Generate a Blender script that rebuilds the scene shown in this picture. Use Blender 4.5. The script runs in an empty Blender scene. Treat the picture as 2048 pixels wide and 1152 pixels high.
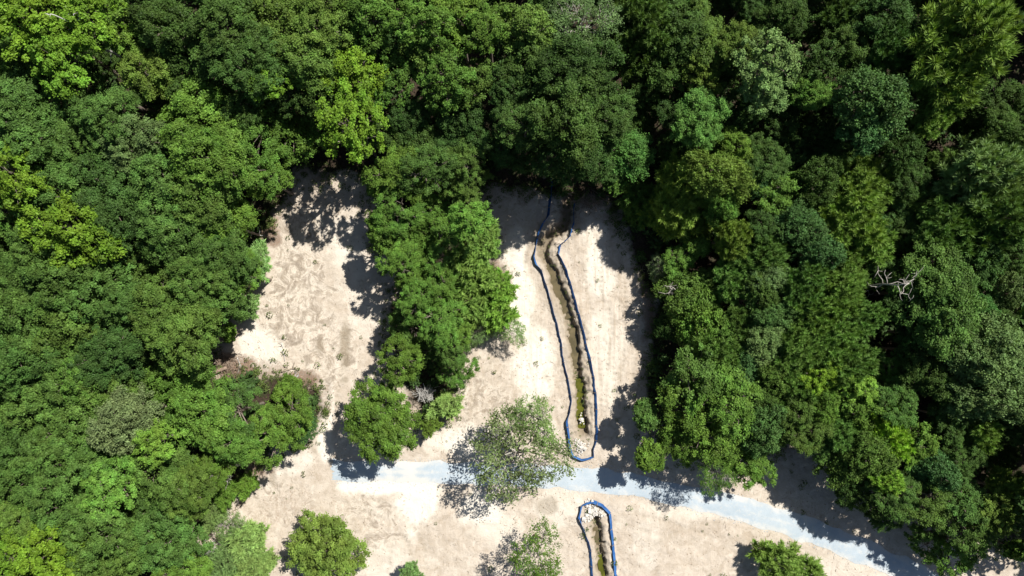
import bpy, math, random
import numpy as np
from mathutils import Vector

# ------------------------------------------------------------------ camera, sky, sun, exposure
SC = bpy.context.scene
COL = SC.collection
H = 92.0                                   # drone height
PITCH = math.radians(3.0)
cam_d = bpy.data.cameras.new('camera')
cam_d.lens = 24.0; cam_d.sensor_width = 36.0; cam_d.clip_end = 2000.0
cam = bpy.data.objects.new('camera', cam_d); COL.objects.link(cam)
cam.location = (0, 0, H); cam.rotation_euler = (PITCH, 0, 0)
SC.camera = cam

SUN_EL = math.radians(53.0)
SH = Vector((-0.72, -0.69)).normalized()   # the way shadows fall on the ground
world = bpy.data.worlds.new('World'); SC.world = world; world.use_nodes = True
wn = world.node_tree.nodes; wl = world.node_tree.links
sky = wn.new('ShaderNodeTexSky'); sky.sky_type = 'NISHITA'; sky.sun_disc = False
sky.sun_elevation = SUN_EL
sky.sun_rotation = math.atan2(-SH.x, -SH.y)
wn['Background'].inputs['Strength'].default_value = 0.05
wl.new(sky.outputs[0], wn['Background'].inputs['Color'])
sun_d = bpy.data.lights.new('sun', 'SUN'); sun_d.energy = 4.9; sun_d.angle = math.radians(0.5)
sun_d.color = (1.0, 0.965, 0.905)
sun = bpy.data.objects.new('sun', sun_d); COL.objects.link(sun)
sdir = Vector((SH.x * math.cos(SUN_EL), SH.y * math.cos(SUN_EL), -math.sin(SUN_EL)))
sun.rotation_euler = sdir.to_track_quat('-Z', 'Y').to_euler()
sun.location = (60, 50, 120)
SC.view_settings.view_transform = 'Standard'
SC.view_settings.look = 'None'
SC.view_settings.exposure = 0.55
SC.view_settings.gamma = 1.0
SC.render.engine = 'CYCLES'
SC.cycles.max_bounces = 6
SC.cycles.diffuse_bounces = 2
SC.cycles.transmission_bounces = 4

FPX = 2048 * 24.0 / 36.0
CP, SP = math.cos(PITCH), math.sin(PITCH)
def at(u, v, z=0.0):
    """point of the photograph (2048 px wide) -> place in the world at height z"""
    x = (u - 1024) / FPX; y = (576 - v) / FPX
    yy = y * CP + SP; zz = y * SP - CP
    t = (H - z) / -zz
    return (x * t, yy * t)
def pix(x, y, z):
    dz = z - H
    yc = y * CP + dz * SP; zc = -y * SP + dz * CP
    return 1024 + FPX * x / -zc, 576 - FPX * yc / -zc

# ------------------------------------------------------------------ helpers
RNG = np.random.default_rng(7)
random.seed(7)

def mesh_np(name, V, F, tint=None, smooth=False):
    V = np.ascontiguousarray(V, dtype=np.float32); F = np.ascontiguousarray(F, dtype=np.int32)
    me = bpy.data.meshes.new(name)
    n, k = F.shape
    me.vertices.add(len(V)); me.vertices.foreach_set('co', V.ravel())
    me.loops.add(n * k); me.loops.foreach_set('vertex_index', F.ravel())
    me.polygons.add(n)
    me.polygons.foreach_set('loop_start', np.arange(0, n * k, k, dtype=np.int32))
    me.polygons.foreach_set('loop_total', np.full(n, k, dtype=np.int32))
    if smooth: me.polygons.foreach_set('use_smooth', np.ones(n, dtype=bool))
    me.update(calc_edges=True)
    if tint is not None:
        a = me.attributes.new('tint', 'FLOAT', 'POINT')
        a.data.foreach_set('value', np.ascontiguousarray(tint, dtype=np.float32))
    return me

def link(name, me, mat=None, parent=None):
    if mat is not None and len(me.materials) == 0: me.materials.append(mat)
    o = bpy.data.objects.new(name, me); COL.objects.link(o)
    if parent is not None: o.parent = parent
    return o

def empty(name, loc, rz=0.0):
    o = bpy.data.objects.new(name, None); COL.objects.link(o)
    o.empty_display_size = 0.3
    o.location = loc; o.rotation_euler = (0, 0, rz)
    return o

def tag(o, label=None, cat=None, group=None, kind=None):
    if label: o['label'] = label
    if cat: o['category'] = cat
    if group: o['group'] = group
    if kind: o['kind'] = kind
    return o

class MB:
    """collects quads of tubes and strips into one mesh"""
    def __init__(s): s.V = []; s.F = []; s.n = 0
    def add(s, V, F):
        s.V.append(np.asarray(V, float)); s.F.append(np.asarray(F, int) + s.n); s.n += len(V)
    def tube(s, P, R, sides=5, cap=True):
        P = np.asarray(P, float); m = len(P)
        R = np.broadcast_to(np.asarray(R, float), (m,))
        T = np.gradient(P, axis=0); T /= np.linalg.norm(T, axis=1)[:, None] + 1e-9
        ref = np.array([0, 0, 1.0]) if abs(T[:, 2]).mean() < 0.8 else np.array([1.0, 0, 0])
        A = np.cross(T, ref); A /= np.linalg.norm(A, axis=1)[:, None] + 1e-9
        B = np.cross(T, A)
        th = np.arange(sides) * 2 * math.pi / sides
        V = P[:, None, :] + R[:, None, None] * (np.cos(th)[None, :, None] * A[:, None, :] + np.sin(th)[None, :, None] * B[:, None, :])
        V = V.reshape(-1, 3); F = []
        for i in range(m - 1):
            for j in range(sides):
                k = (j + 1) % sides
                F.append((i * sides + j, i * sides + k, (i + 1) * sides + k, (i + 1) * sides + j))
        if cap:
            V = np.vstack([V, P[0], P[-1]]); a = m * sides; b = a + 1
            for j in range(sides):
                k = (j + 1) % sides
                F.append((a, k, j, a)); F.append((b, (m - 1) * sides + j, (m - 1) * sides + k, b))
        s.add(V, F)
    def mesh(s, name, smooth=True):
        V = np.vstack(s.V); F = np.vstack(s.F)
        tri = F[:, 0] == F[:, 3]
        me = bpy.data.meshes.new(name)
        me.from_pydata(V.tolist(), [], [tuple(f[:3]) if t else tuple(f) for f, t in zip(F.tolist(), tri)])
        if smooth: me.polygons.foreach_set('use_smooth', np.ones(len(me.polygons), dtype=bool))
        me.update()
        return me

# value noise on the plane
_perm = np.random.default_rng(3).random((256, 256))
def vnoise(x, y):
    xi = np.floor(x).astype(int); yi = np.floor(y).astype(int)
    fx = x - xi; fy = y - yi
    fx = fx * fx * (3 - 2 * fx); fy = fy * fy * (3 - 2 * fy)
    g = lambda a, b: _perm[a & 255, b & 255]
    return (g(xi, yi) * (1 - fx) + g(xi + 1, yi) * fx) * (1 - fy) + (g(xi, yi + 1) * (1 - fx) + g(xi + 1, yi + 1) * fx) * fy
def fbm(x, y, octs=4):
    s = 0; a = 0.5; t = 0
    for i in range(octs):
        s = s + a * vnoise(x * 2 ** i + 17.3 * i, y * 2 ** i + 5.1 * i); t += a; a *= 0.5
    return s / t
def sstep(a, b, x):
    t = np.clip((x - a) / (b - a), 0, 1); return t * t * (3 - 2 * t)
def poly_sd(X, Y, P):
    """signed distance to a polygon, positive inside"""
    P = np.asarray(P); d = np.full(X.shape, 1e9); ins = np.zeros(X.shape, bool)
    for i in range(len(P)):
        a = P[i]; b = P[(i + 1) % len(P)]; e = b - a
        wx = X - a[0]; wy = Y - a[1]
        t = np.clip((wx * e[0] + wy * e[1]) / (e @ e), 0, 1)
        d = np.minimum(d, np.hypot(wx - e[0] * t, wy - e[1] * t))
        c = ((a[1] > Y) != (b[1] > Y)) & (X < e[0] * (Y - a[1]) / (e[1] if e[1] else 1e-9) + a[0])
        ins ^= c
    return np.where(ins, d, -d)
def line_d(X, Y, P):
    """distance to a polyline, the side (+ = right of its direction) and the place along it"""
    P = np.asarray(P); best = np.full(X.shape, 1e9); side = np.zeros(X.shape); along = np.zeros(X.shape)
    L = 0
    for i in range(len(P) - 1):
        a = P[i]; e = P[i + 1] - a; le = math.hypot(*e)
        wx = X - a[0]; wy = Y - a[1]
        t = np.clip((wx * e[0] + wy * e[1]) / (le * le), 0, 1)
        d = np.hypot(wx - e[0] * t, wy - e[1] * t)
        s = np.sign(wx * e[1] - wy * e[0])
        m = d < best
        best = np.where(m, d, best); side = np.where(m, s, side); along = np.where(m, L + t * le, along)
        L += le
    return best, side, along, L
def smooth_line(P, step):
    """Catmull-Rom through the points, about one point every step metres"""
    P = [np.asarray(p, float) for p in P]; out = []
    for i in range(len(P) - 1):
        p0 = P[max(i - 1, 0)]; p1 = P[i]; p2 = P[i + 1]; p3 = P[min(i + 2, len(P) - 1)]
        n = max(1, int(round(np.linalg.norm(p2 - p1) / step)))
        for k in range(n):
            t = k / n
            out.append(0.5 * (2 * p1 + (p2 - p0) * t + (2 * p0 - 5 * p1 + 4 * p2 - p3) * t * t + (3 * p1 - p0 - 3 * p2 + p3) * t ** 3))
    out.append(P[-1])
    return np.array(out)

# ------------------------------------------------------------------ materials
def new_mat(name):
    m = bpy.data.materials.new(name); m.use_nodes = True
    nt = m.node_tree
    return m, nt, nt.nodes, nt.links, nt.nodes['Principled BSDF']
def setin(b, **kw):
    for k, v in kw.items(): b.inputs[k.replace('_', ' ')].default_value = v

def N(nodes, t, **kw):
    n = nodes.new(t)
    for k, v in kw.items(): setattr(n, k, v)
    return n
def mixc(nodes, links, fac, a, b, mode='MIX'):
    n = nodes.new('ShaderNodeMix'); n.data_type = 'RGBA'; n.blend_type = mode
    for s, v in ((n.inputs[0], fac), (n.inputs[6], a), (n.inputs[7], b)):
        if hasattr(v, 'links'): links.new(v, s)
        elif isinstance(v, (tuple, list)): s.default_value = (*v[:3], 1)
        else: s.default_value = v
    return n.outputs[2]
def mathn(nodes, links, op, a, b=0.0, clamp=False):
    n = nodes.new('ShaderNodeMath'); n.operation = op; n.use_clamp = clamp
    for s, v in ((n.inputs[0], a), (n.inputs[1], b)):
        if hasattr(v, 'links'): links.new(v, s)
        else: s.default_value = v
    return n.outputs[0]
def ramp(nodes, links, x, lo, hi):
    n = nodes.new('ShaderNodeMapRange'); n.clamp = True
    links.new(x, n.inputs[0]); n.inputs[1].default_value = lo; n.inputs[2].default_value = hi
    return n.outputs[0]
def noise(nodes, links, scale, detail=4, rough=0.55, dist=0.0, vec=None):
    n = nodes.new('ShaderNodeTexNoise'); n.inputs['Scale'].default_value = scale
    n.inputs['Detail'].default_value = detail; n.inputs['Roughness'].default_value = rough
    n.inputs['Distortion'].default_value = dist
    if vec is not None: links.new(vec, n.inputs['Vector'])
    return n.outputs[0]

def foliage_mat():
    m, nt, nd, lk, b = new_mat('foliage')
    oi = N(nd, 'ShaderNodeObjectInfo')
    at_ = N(nd, 'ShaderNodeAttribute', attribute_name='tint')
    tc = N(nd, 'ShaderNodeTexCoord')
    nz = noise(nd, lk, 2.6, 2, vec=tc.outputs['Object'])
    f = mathn(nd, lk, 'MULTIPLY', at_.outputs['Fac'], mathn(nd, lk, 'ADD', mathn(nd, lk, 'MULTIPLY', nz, 0.7), 0.65))
    sc = nd.new('ShaderNodeVectorMath'); sc.operation = 'SCALE'
    lk.new(oi.outputs['Color'], sc.inputs[0]); lk.new(f, sc.inputs['Scale'])
    hs = N(nd, 'ShaderNodeHueSaturation')
    lk.new(sc.outputs[0], hs.inputs['Color'])
    hue = mathn(nd, lk, 'ADD', mathn(nd, lk, 'MULTIPLY', nz, 0.05), 0.475)
    lk.new(hue, hs.inputs['Hue'])
    lk.new(hs.outputs[0], b.inputs['Base Color'])
    setin(b, Roughness=0.55)
    b.inputs['Specular IOR Level'].default_value = 0.12
    tr = N(nd, 'ShaderNodeBsdfTranslucent')
    y = mixc(nd, lk, 1.0, hs.outputs[0], (1.25, 1.2, 0.45), 'MULTIPLY')
    lk.new(y, tr.inputs['Color'])
    mx = N(nd, 'ShaderNodeMixShader'); mx.inputs[0].default_value = 0.2
    lk.new(b.outputs[0], mx.inputs[1]); lk.new(tr.outputs[0], mx.inputs[2])
    lk.new(mx.outputs[0], nd['Material Output'].inputs['Surface'])
    return m
M = {'foliage': foliage_mat()}

def simple(name, c1, c2, scale, rough=0.8, detail=5, bump=0.0, lo=0.35, hi=0.65, spec=0.3, coords='Object'):
    m, nt, nd, lk, b = new_mat(name)
    tc = N(nd, 'ShaderNodeTexCoord')
    nz = noise(nd, lk, scale, detail, vec=tc.outputs[coords])
    lk.new(mixc(nd, lk, ramp(nd, lk, nz, lo, hi), c1, c2), b.inputs['Base Color'])
    setin(b, Roughness=rough); b.inputs['Specular IOR Level'].default_value = spec
    if bump:
        bp = N(nd, 'ShaderNodeBump'); bp.inputs['Strength'].default_value = bump; bp.inputs['Distance'].default_value = 0.05
        lk.new(nz, bp.inputs['Height']); lk.new(bp.outputs[0], b.inputs['Normal'])
    M[name] = m
    return m
simple('bark', (0.13, 0.10, 0.075), (0.26, 0.22, 0.18), 9, bump=0.5)
simple('pale_bark', (0.30, 0.27, 0.23), (0.46, 0.43, 0.38), 7, bump=0.3)
simple('dead_wood', (0.36, 0.34, 0.31), (0.6, 0.58, 0.54), 6, bump=0.3)
simple('brown_wood', (0.16, 0.11, 0.075), (0.33, 0.25, 0.19), 6, bump=0.3)
simple('log_wood', (0.22, 0.18, 0.13), (0.45, 0.38, 0.29), 5, bump=0.3)
simple('fence_fabric', (0.008, 0.055, 0.19), (0.035, 0.135, 0.36), 0.9, rough=0.6, spec=0.3)
def dirty(m, c, lo, hi):
    nd = m.node_tree.nodes; lk = m.node_tree.links; b = nd['Principled BSDF']
    old = b.inputs['Base Color'].links[0].from_socket
    tc = N(nd, 'ShaderNodeTexCoord'); n = noise(nd, lk, 2.3, 5, 0.7, 0.5, tc.outputs['Object'])
    lk.new(mixc(nd, lk, ramp(nd, lk, n, lo, hi), old, c), b.inputs['Base Color'])
dirty(M['fence_fabric'], (0.13, 0.13, 0.13), 0.58, 0.78)
simple('fence_hem', (0.008, 0.045, 0.16), (0.05, 0.14, 0.32), 0.7, rough=0.5)
simple('stake_wood', (0.3, 0.22, 0.13), (0.42, 0.33, 0.22), 5)
simple('stone', (0.34, 0.31, 0.265), (0.68, 0.64, 0.58), 1.1, bump=0.4, lo=0.3, hi=0.62)
simple('clod', (0.26, 0.20, 0.145), (0.5, 0.42, 0.32), 2.0, bump=0.4)
simple('gravel', (0.30, 0.33, 0.35), (0.55, 0.56, 0.55), 2.0)
simple('twig', (0.20, 0.155, 0.11), (0.46, 0.39, 0.31), 0.8)

def ground_mat():
    m, nt, nd, lk, b = new_mat('soil')
    tc = N(nd, 'ShaderNodeTexCoord'); P = tc.outputs['Object']
    a1 = N(nd, 'ShaderNodeAttribute', attribute_name='soil')
    a2 = N(nd, 'ShaderNodeAttribute', attribute_name='soil_b')
    s1 = N(nd, 'ShaderNodeSeparateColor'); lk.new(a1.outputs['Color'], s1.inputs[0])
    s2 = N(nd, 'ShaderNodeSeparateColor'); lk.new(a2.outputs['Color'], s2.inputs[0])
    sand, stain, bright = s1.outputs[0], s1.outputs[1], s1.outputs[2]
    red, wet, streak = s2.outputs[0], s2.outputs[1], s2.outputs[2]
    n_big = noise(nd, lk, 0.16, 5, 0.6, 0.6, P)
    n_mid = noise(nd, lk, 0.75, 6, 0.62, 0.9, P)
    n_fine = noise(nd, lk, 3.6, 6, 0.68, 0.3, P)
    n_grit = noise(nd, lk, 14.0, 3, 0.7, 0.0, P)
    # pale sandy subsoil
    c = mixc(nd, lk, ramp(nd, lk, n_mid, 0.32, 0.68), (0.415, 0.345, 0.268), (0.57, 0.50, 0.415))
    c = mixc(nd, lk, ramp(nd, lk, n_fine, 0.54, 0.85), c, (0.37, 0.30, 0.225))
    br = mathn(nd, lk, 'ADD', bright, mathn(nd, lk, 'MULTIPLY', mathn(nd, lk, 'SUBTRACT', n_big, 0.5), 0.9), True)
    c = mixc(nd, lk, mathn(nd, lk, 'MULTIPLY', br, 0.85), c, (0.74, 0.685, 0.59))
    # curling scrape marks: thin bands of a distorted noise, pale on grey moist clay
    curl = noise(nd, lk, 0.55, 7, 0.7, 1.4, P)
    sx = mathn(nd, lk, 'ADD', mathn(nd, lk, 'MULTIPLY', stain, 0.40), mathn(nd, lk, 'MULTIPLY', mathn(nd, lk, 'SUBTRACT', curl, 0.5), 2.1))
    line = mathn(nd, lk, 'SUBTRACT', 1.0, ramp(nd, lk, mathn(nd, lk, 'ABSOLUTE', mathn(nd, lk, 'SUBTRACT', sx, 0.28)), 0.0, 0.1))
    stn = ramp(nd, lk, sx, 0.30, 0.62)
    grey = mixc(nd, lk, ramp(nd, lk, n_fine, 0.35, 0.7), (0.205, 0.165, 0.125), (0.34, 0.285, 0.222))
    c = mixc(nd, lk, mathn(nd, lk, 'MULTIPLY', stn, 0.8), c, grey)
    c = mixc(nd, lk, mathn(nd, lk, 'MULTIPLY', mathn(nd, lk, 'MULTIPLY', line, stain), 0.75), c, (0.66, 0.59, 0.49))
    # dozer track streaks running up the slope
    mp = N(nd, 'ShaderNodeMapping'); lk.new(P, mp.inputs[0]); mp.inputs['Scale'].default_value = (1.0, 0.07, 1.0)
    mp.inputs['Rotation'].default_value = (0, 0, math.radians(5))
    n_str = noise(nd, lk, 2.1, 5, 0.65, 0.2, mp.outputs[0])
    c = mixc(nd, lk, mathn(nd, lk, 'MULTIPLY', ramp(nd, lk, n_str, 0.48, 0.7), mathn(nd, lk, 'MULTIPLY', streak, 0.55)), c, (0.34, 0.265, 0.19))
    # wet clay
    c = mixc(nd, lk, mathn(nd, lk, 'MULTIPLY', wet, 0.9), c, (0.19, 0.15, 0.095))
    # reddish leaf litter along the wood's edge
    lit = mixc(nd, lk, ramp(nd, lk, n_fine, 0.36, 0.66), (0.12, 0.082, 0.058), (0.31, 0.215, 0.155))
    rf = ramp(nd, lk, mathn(nd, lk, 'ADD', mathn(nd, lk, 'MULTIPLY', red, 0.9), mathn(nd, lk, 'SUBTRACT', n_fine, 0.5)), 0.2, 0.75)
    c = mixc(nd, lk, rf, c, lit)
    # forest floor
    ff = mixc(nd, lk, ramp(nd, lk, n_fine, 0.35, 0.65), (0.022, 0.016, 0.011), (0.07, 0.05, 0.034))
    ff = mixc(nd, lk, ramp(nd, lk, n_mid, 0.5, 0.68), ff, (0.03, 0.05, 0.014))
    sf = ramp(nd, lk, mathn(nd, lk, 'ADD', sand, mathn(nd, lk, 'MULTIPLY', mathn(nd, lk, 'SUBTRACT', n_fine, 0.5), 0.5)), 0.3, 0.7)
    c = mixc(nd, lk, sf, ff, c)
    g = mathn(nd, lk, 'ADD', mathn(nd, lk, 'MULTIPLY', n_grit, 0.2), 0.9)
    sc = nd.new('ShaderNodeVectorMath'); sc.operation = 'SCALE'; lk.new(c, sc.inputs[0]); lk.new(g, sc.inputs['Scale'])
    lk.new(sc.outputs[0], b.inputs['Base Color'])
    lk.new(mathn(nd, lk, 'SUBTRACT', 0.95, mathn(nd, lk, 'MULTIPLY', wet, 0.35)), b.inputs['Roughness'])
    b.inputs['Specular IOR Level'].default_value = 0.15
    hgt = mathn(nd, lk, 'ADD', mathn(nd, lk, 'MULTIPLY', n_fine, 0.7), mathn(nd, lk, 'MULTIPLY', n_grit, 0.3))
    hgt = mathn(nd, lk, 'ADD', hgt, mathn(nd, lk, 'MULTIPLY', mathn(nd, lk, 'MULTIPLY', n_str, streak), 0.5))
    bp = N(nd, 'ShaderNodeBump'); bp.inputs['Strength'].default_value = 0.8; bp.inputs['Distance'].default_value = 0.16
    lk.new(hgt, bp.inputs['Height']); lk.new(bp.outputs[0], b.inputs['Normal'])
    M['soil'] = m
ground_mat()

def road_mat():
    m, nt, nd, lk, b = new_mat('road_gravel')
    tc = N(nd, 'ShaderNodeTexCoord'); P = tc.outputs['Object']
    a = N(nd, 'ShaderNodeAttribute', attribute_name='dust')
    n1 = noise(nd, lk, 0.5, 5, 0.6, 0.5, P); n2 = noise(nd, lk, 9.0, 4, 0.7, 0, P)
    c = mixc(nd, lk, ramp(nd, lk, n1, 0.3, 0.7), (0.36, 0.425, 0.47), (0.46, 0.515, 0.55))
    c = mixc(nd, lk, ramp(nd, lk, n2, 0.45, 0.8), c, (0.34, 0.38, 0.41))
    n3 = noise(nd, lk, 2.2, 5, 0.65, 0.6, P)
    c = mixc(nd, lk, mathn(nd, lk, 'MULTIPLY', ramp(nd, lk, n3, 0.55, 0.68), 0.5), c, (0.56, 0.53, 0.47))
    d = ramp(nd, lk, mathn(nd, lk, 'ADD', a.outputs['Fac'], mathn(nd, lk, 'MULTIPLY', mathn(nd, lk, 'SUBTRACT', n1, 0.5), 1.1)), 0.25, 0.9)
    c = mixc(nd, lk, d, c, (0.66, 0.60, 0.51))
    lk.new(c, b.inputs['Base Color']); setin(b, Roughness=0.9); b.inputs['Specular IOR Level'].default_value = 0.2
    bp = N(nd, 'ShaderNodeBump'); bp.inputs['Strength'].default_value = 0.5; bp.inputs['Distance'].default_value = 0.05
    lk.new(n2, bp.inputs['Height']); lk.new(bp.outputs[0], b.inputs['Normal'])
    M['road'] = m
road_mat()
def water_mat():
    m, nt, nd, lk, b = new_mat('ditch_water')
    tc = N(nd, 'ShaderNodeTexCoord')
    n1 = noise(nd, lk, 0.55, 4, 0.6, 0.8, tc.outputs['Object'])
    oi = N(nd, 'ShaderNodeObjectInfo')
    dk = mixc(nd, lk, 1.0, oi.outputs['Color'], (0.6, 0.62, 0.6), 'MULTIPLY')
    lk.new(mixc(nd, lk, ramp(nd, lk, n1, 0.35, 0.65), oi.outputs['Color'], dk), b.inputs['Base Color'])
    setin(b, Roughness=0.12); b.inputs['Specular IOR Level'].default_value = 0.5
    M['water'] = m
water_mat()

# ------------------------------------------------------------------ the ground
W = lambda pts: np.array([at(u, v) for u, v in pts])
SAND = W([(592,345),(640,345),(760,345),(1000,372),(1190,392),(1235,425),(1275,520),(1315,600),(1305,700),(1290,800),
          (1330,880),(1440,920),(1540,890),(1640,860),(1770,930),(1900,1050),(2048,1090),(2300,1150),(2300,1400),(330,1400),(395,1080),
          (440,1000),(500,935),(560,880),(640,840),(630,780),(560,745),(430,760),(415,720),(450,640),(490,575),(500,500),(545,420)])
STRIP = W([(745,300),(960,300),(985,470),(1005,590),(985,650),(930,690),(915,770),(900,830),(840,850),(800,800),(770,700),(775,560),(745,430)])
ROAD = smooth_line(W([(664,941),(760,943),(860,945),(1000,949),(1140,955),(1250,968),(1380,994),(1500,1025),(1600,1055),(1700,1094),(1800,1138),(1900,1190),(2000,1260)]), 0.7)
DITCH = smooth_line(W([(1143,378),(1136,405),(1133,435),(1126,456),(1111,463),(1095,474),(1088,496),(1096,519),(1108,545),(1116,572),(1130,602),(1139,630),(1145,656),(1150,690),(1154,730),(1161,765),(1163,803),(1163,840),(1166,880)]), 0.5)
DITCH_B = smooth_line(W([(1186,1022),(1192,1050),(1197,1085),(1202,1120),(1207,1152),(1214,1200),(1220,1260)]), 0.5)

def axis(segs):
    out = []
    for a, b, st in segs: out.append(np.arange(a, b, st))
    return np.concatenate(out + [np.array([segs[-1][1]])])
gx = axis([(-190, -60, 6), (-60, -43, 1.2), (-43, 1.5, 0.24), (1.5, 16, 0.13), (16, 36, 0.24), (36, 64, 0.5), (64, 190, 6)])
gy = axis([(-150, -60, 6), (-60, -36, 1.5), (-36, 24, 0.17), (24, 56, 0.9), (56, 200, 6)])
GX, GY = np.meshgrid(gx, gy)
sd = poly_sd(GX, GY, SAND)
wob = (fbm(GX * 0.45, GY * 0.45, 4) - 0.5)
sd_n = sd + wob * 3.0
sand = sstep(-1.2, 1.2, sd_n)
strip = poly_sd(GX, GY, STRIP) + wob * 3.5
sand = sand * (1 - 0.75 * sstep(-0.6, 1.6, strip))
red = np.clip(sstep(3.4, 0.2, sd_n) * sstep(-3, 0.5, sd_n) + 0.9 * sstep(-2.2, 0.2, strip) * sstep(3.0, 0.6, strip), 0, 1)
red *= 0.15 + 0.6 * fbm(GX * 0.18 + 9, GY * 0.18, 3)
def blobs(lst):
    r = np.zeros(GX.shape)
    for u, v, ru, rv, val in lst:
        cx, cy = at(u, v); rx = ru / 14.8; ry = rv / 14.8
        q = np.hypot((GX - cx) / rx, (GY - cy) / ry) + wob * 1.0
        r = np.maximum(r, val * sstep(1.15, 0.55, q))
    return r
stain = blobs([(600,470,70,60,.75),(590,560,85,90,1),(610,650,80,80,1),(640,720,80,70,.9),(690,700,35,80,.9),(570,640,70,60,.8),(700,560,30,40,.3),
               (960,800,70,50,.85),(930,840,30,40,.7),(1230,760,20,60,.4),(1000,740,40,60,.4),(560,1010,90,70,.6),(720,1010,80,40,.75),(760,1060,60,50,.85),(700,1080,60,60,.6),(1350,1100,120,60,.22),(1260,620,45,80,.55),
               (1120,400,60,60,.8),(1180,390,60,40,.7),(660,1110,60,50,.3),(880,1010,50,25,.3),(1000,530,25,50,.5)])
red = np.clip(red + blobs([(530,930,50,26,.45),(600,756,40,18,.45),(560,1020,80,50,.3),(512,450,25,40,.5),(545,470,20,30,.5),(470,740,45,40,.5),(1295,620,18,60,.5),(1000,540,22,40,.3),(1120,350,110,30,.6)]), 0, 1)
bright = blobs([(520,700,50,60,.9),(700,500,50,80,.6),(720,620,40,70,.45),(652,850,18,90,1.1),(1040,600,30,130,1.0),(1070,720,45,90,.9),(1030,510,28,60,.8),
                (1200,540,35,70,.85),(1215,700,40,110,.55),(940,880,80,45,.8),(760,972,110,24,1.1),(835,1000,45,75,1.1),(960,1020,60,35,.9),(1130,1010,60,40,.5),
                (1190,470,30,30,.6),(1440,1020,160,25,.4),(560,925,70,30,.6),(1090,860,25,40,.4),(1000,1060,60,40,.5),(760,1120,60,40,.4),(1290,1080,30,60,.35),(1700,1140,100,30,.4)])
wet = blobs([(1097,1013,24,18,.5),(690,690,14,60,.7),(640,690,10,20,.5),(690,760,10,8,.6),(1100,470,35,28,.35),(545,955,7,24,.5)])
streak = blobs([(1200,600,80,190,1.0),(1250,690,50,120,1),(1060,680,45,170,.5),(970,790,80,70,.7),(1350,1080,160,70,.4),(850,1060,90,60,.5),(660,880,25,90,.5)])

TRACKS = [[(1235,470),(1228,560),(1236,660),(1228,760),(1222,860)],[(1262,540),(1266,640),(1254,740),(1246,800)],[(1196,480),(1186,560),(1202,650),(1214,740),(1216,840)],
          [(1040,480),(1036,560),(1052,660),(1074,740),(1098,830),(1112,900)],[(1010,700),(975,770),(945,840),(900,900)],[(1060,720),(1010,800),(960,880)],
          [(690,450),(700,560),(684,660),(664,760),(652,860),(640,930)],[(560,520),(580,620),(620,720),(650,800)],[(700,1000),(780,1030),(830,1090),(840,1170)],
          [(860,970),(835,1030),(800,1090),(790,1170)],[(1260,1040),(1340,1060),(1440,1100),(1500,1170)],[(1290,1170),(1320,1100),(1420,1060),(1560,1080)],[(600,900),(580,960),(610,1040),(720,1060)]]
track = np.zeros(GX.shape)
for ti, tp in enumerate(TRACKS):
    td, tsd, tal, tl = line_d(GX, GY, smooth_line(W(tp), 1.0))
    prof = np.exp(-((td - 0.95) / 0.26) ** 2)
    cleat = 0.65 + 0.35 * np.sign(np.sin(tal * 9.0))
    track = np.maximum(track, prof * cleat * sstep(0.28, 0.55, fbm(GX * .22 + ti, GY * .22, 3)) * sstep(0, 2, tal) * sstep(0, 2, tl - tal))
rd, rs, ra, rl = line_d(GX, GY, ROAD)
dd, dsid, dal, dl = line_d(GX, GY, DITCH)
d2, d2s, d2a, d2l = line_d(GX, GY, DITCH_B)
flat = sstep(1.6, 3.2, rd)
lump = fbm(GX * 1.3, GY * 1.3, 4) - 0.5
fine_l = fbm(GX * 3.1 + 40, GY * 3.1, 3) - 0.5
GZ = (fbm(GX * 0.09, GY * 0.09, 3) - 0.5) * 0.5 + lump * 0.16 + fine_l * 0.07 * np.clip(sand, 0, 1)
GZ = (GZ - 0.06 * track) * flat - 0.05
def carve(d, side, al, total, depth, wL, wR, berm, Z, taper=True):
    s = d * side                                            # side + = right of the way down = west
    s = s + (fbm(GX * 0.9 + 3, GY * 0.9, 3) - 0.5) * 0.55 + (fbm(GX * 2.6 + 3, GY * 2.6, 4) - 0.5) * 0.8
    end = sstep(0, 1.4, al) * sstep(0, 1.2, total - al) if taper else sstep(0, 1.0, al)
    ch = np.where(s < 0, sstep(-wL, -wL * 0.6, s), sstep(wR, wR * 0.15, s))
    e = np.abs(s)
    br = np.where(s < 0, np.exp(-((e - wL - 0.6) / 0.7) ** 2), 0.25 * np.exp(-((e - wR - 0.5) / 0.5) ** 2))
    near = d < 4
    lum = 2.6 * np.clip(fbm(GX * 2.3, GY * 2.3, 4) - 0.12, 0, 1)
    Z = np.where(near, Z - depth * ch * end + berm * br * lum * end, Z)
    return Z, ch * end * near, br * end * near
GZ, ch1, br1 = carve(dd, dsid, dal, dl, 0.95, 0.68, 1.25, 0.28, GZ)
GZ, ch2, br2 = carve(d2, d2s, d2a, d2l, 0.8, 0.55, 0.9, 0.24, GZ, False)
wet = np.maximum(wet, np.clip(sstep(2.6, 1.0, dd + wob * 2.5) * 0.42 + ch1 * 0.7, 0, 1.0) * sstep(0, 1.5, dl - dal + 1))
wet = np.maximum(wet, np.clip(sstep(1.9, 0.7, d2 + wob * 2) * 0.4 + ch2 * 0.7, 0, 1.0))
stain = np.maximum(stain, 0.6 * (br1 + br2))
bright *= (1 - sstep(2.2, 1.2, np.minimum(dd, d2)))
ny, nx = GX.shape
idx = np.arange(nx * ny).reshape(ny, nx)
GF = np.stack([idx[:-1, :-1], idx[:-1, 1:], idx[1:, 1:], idx[1:, :-1]], -1).reshape(-1, 4)
gme = mesh_np('ground', np.stack([GX, GY, GZ], -1).reshape(-1, 3), GF, smooth=True)
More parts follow.
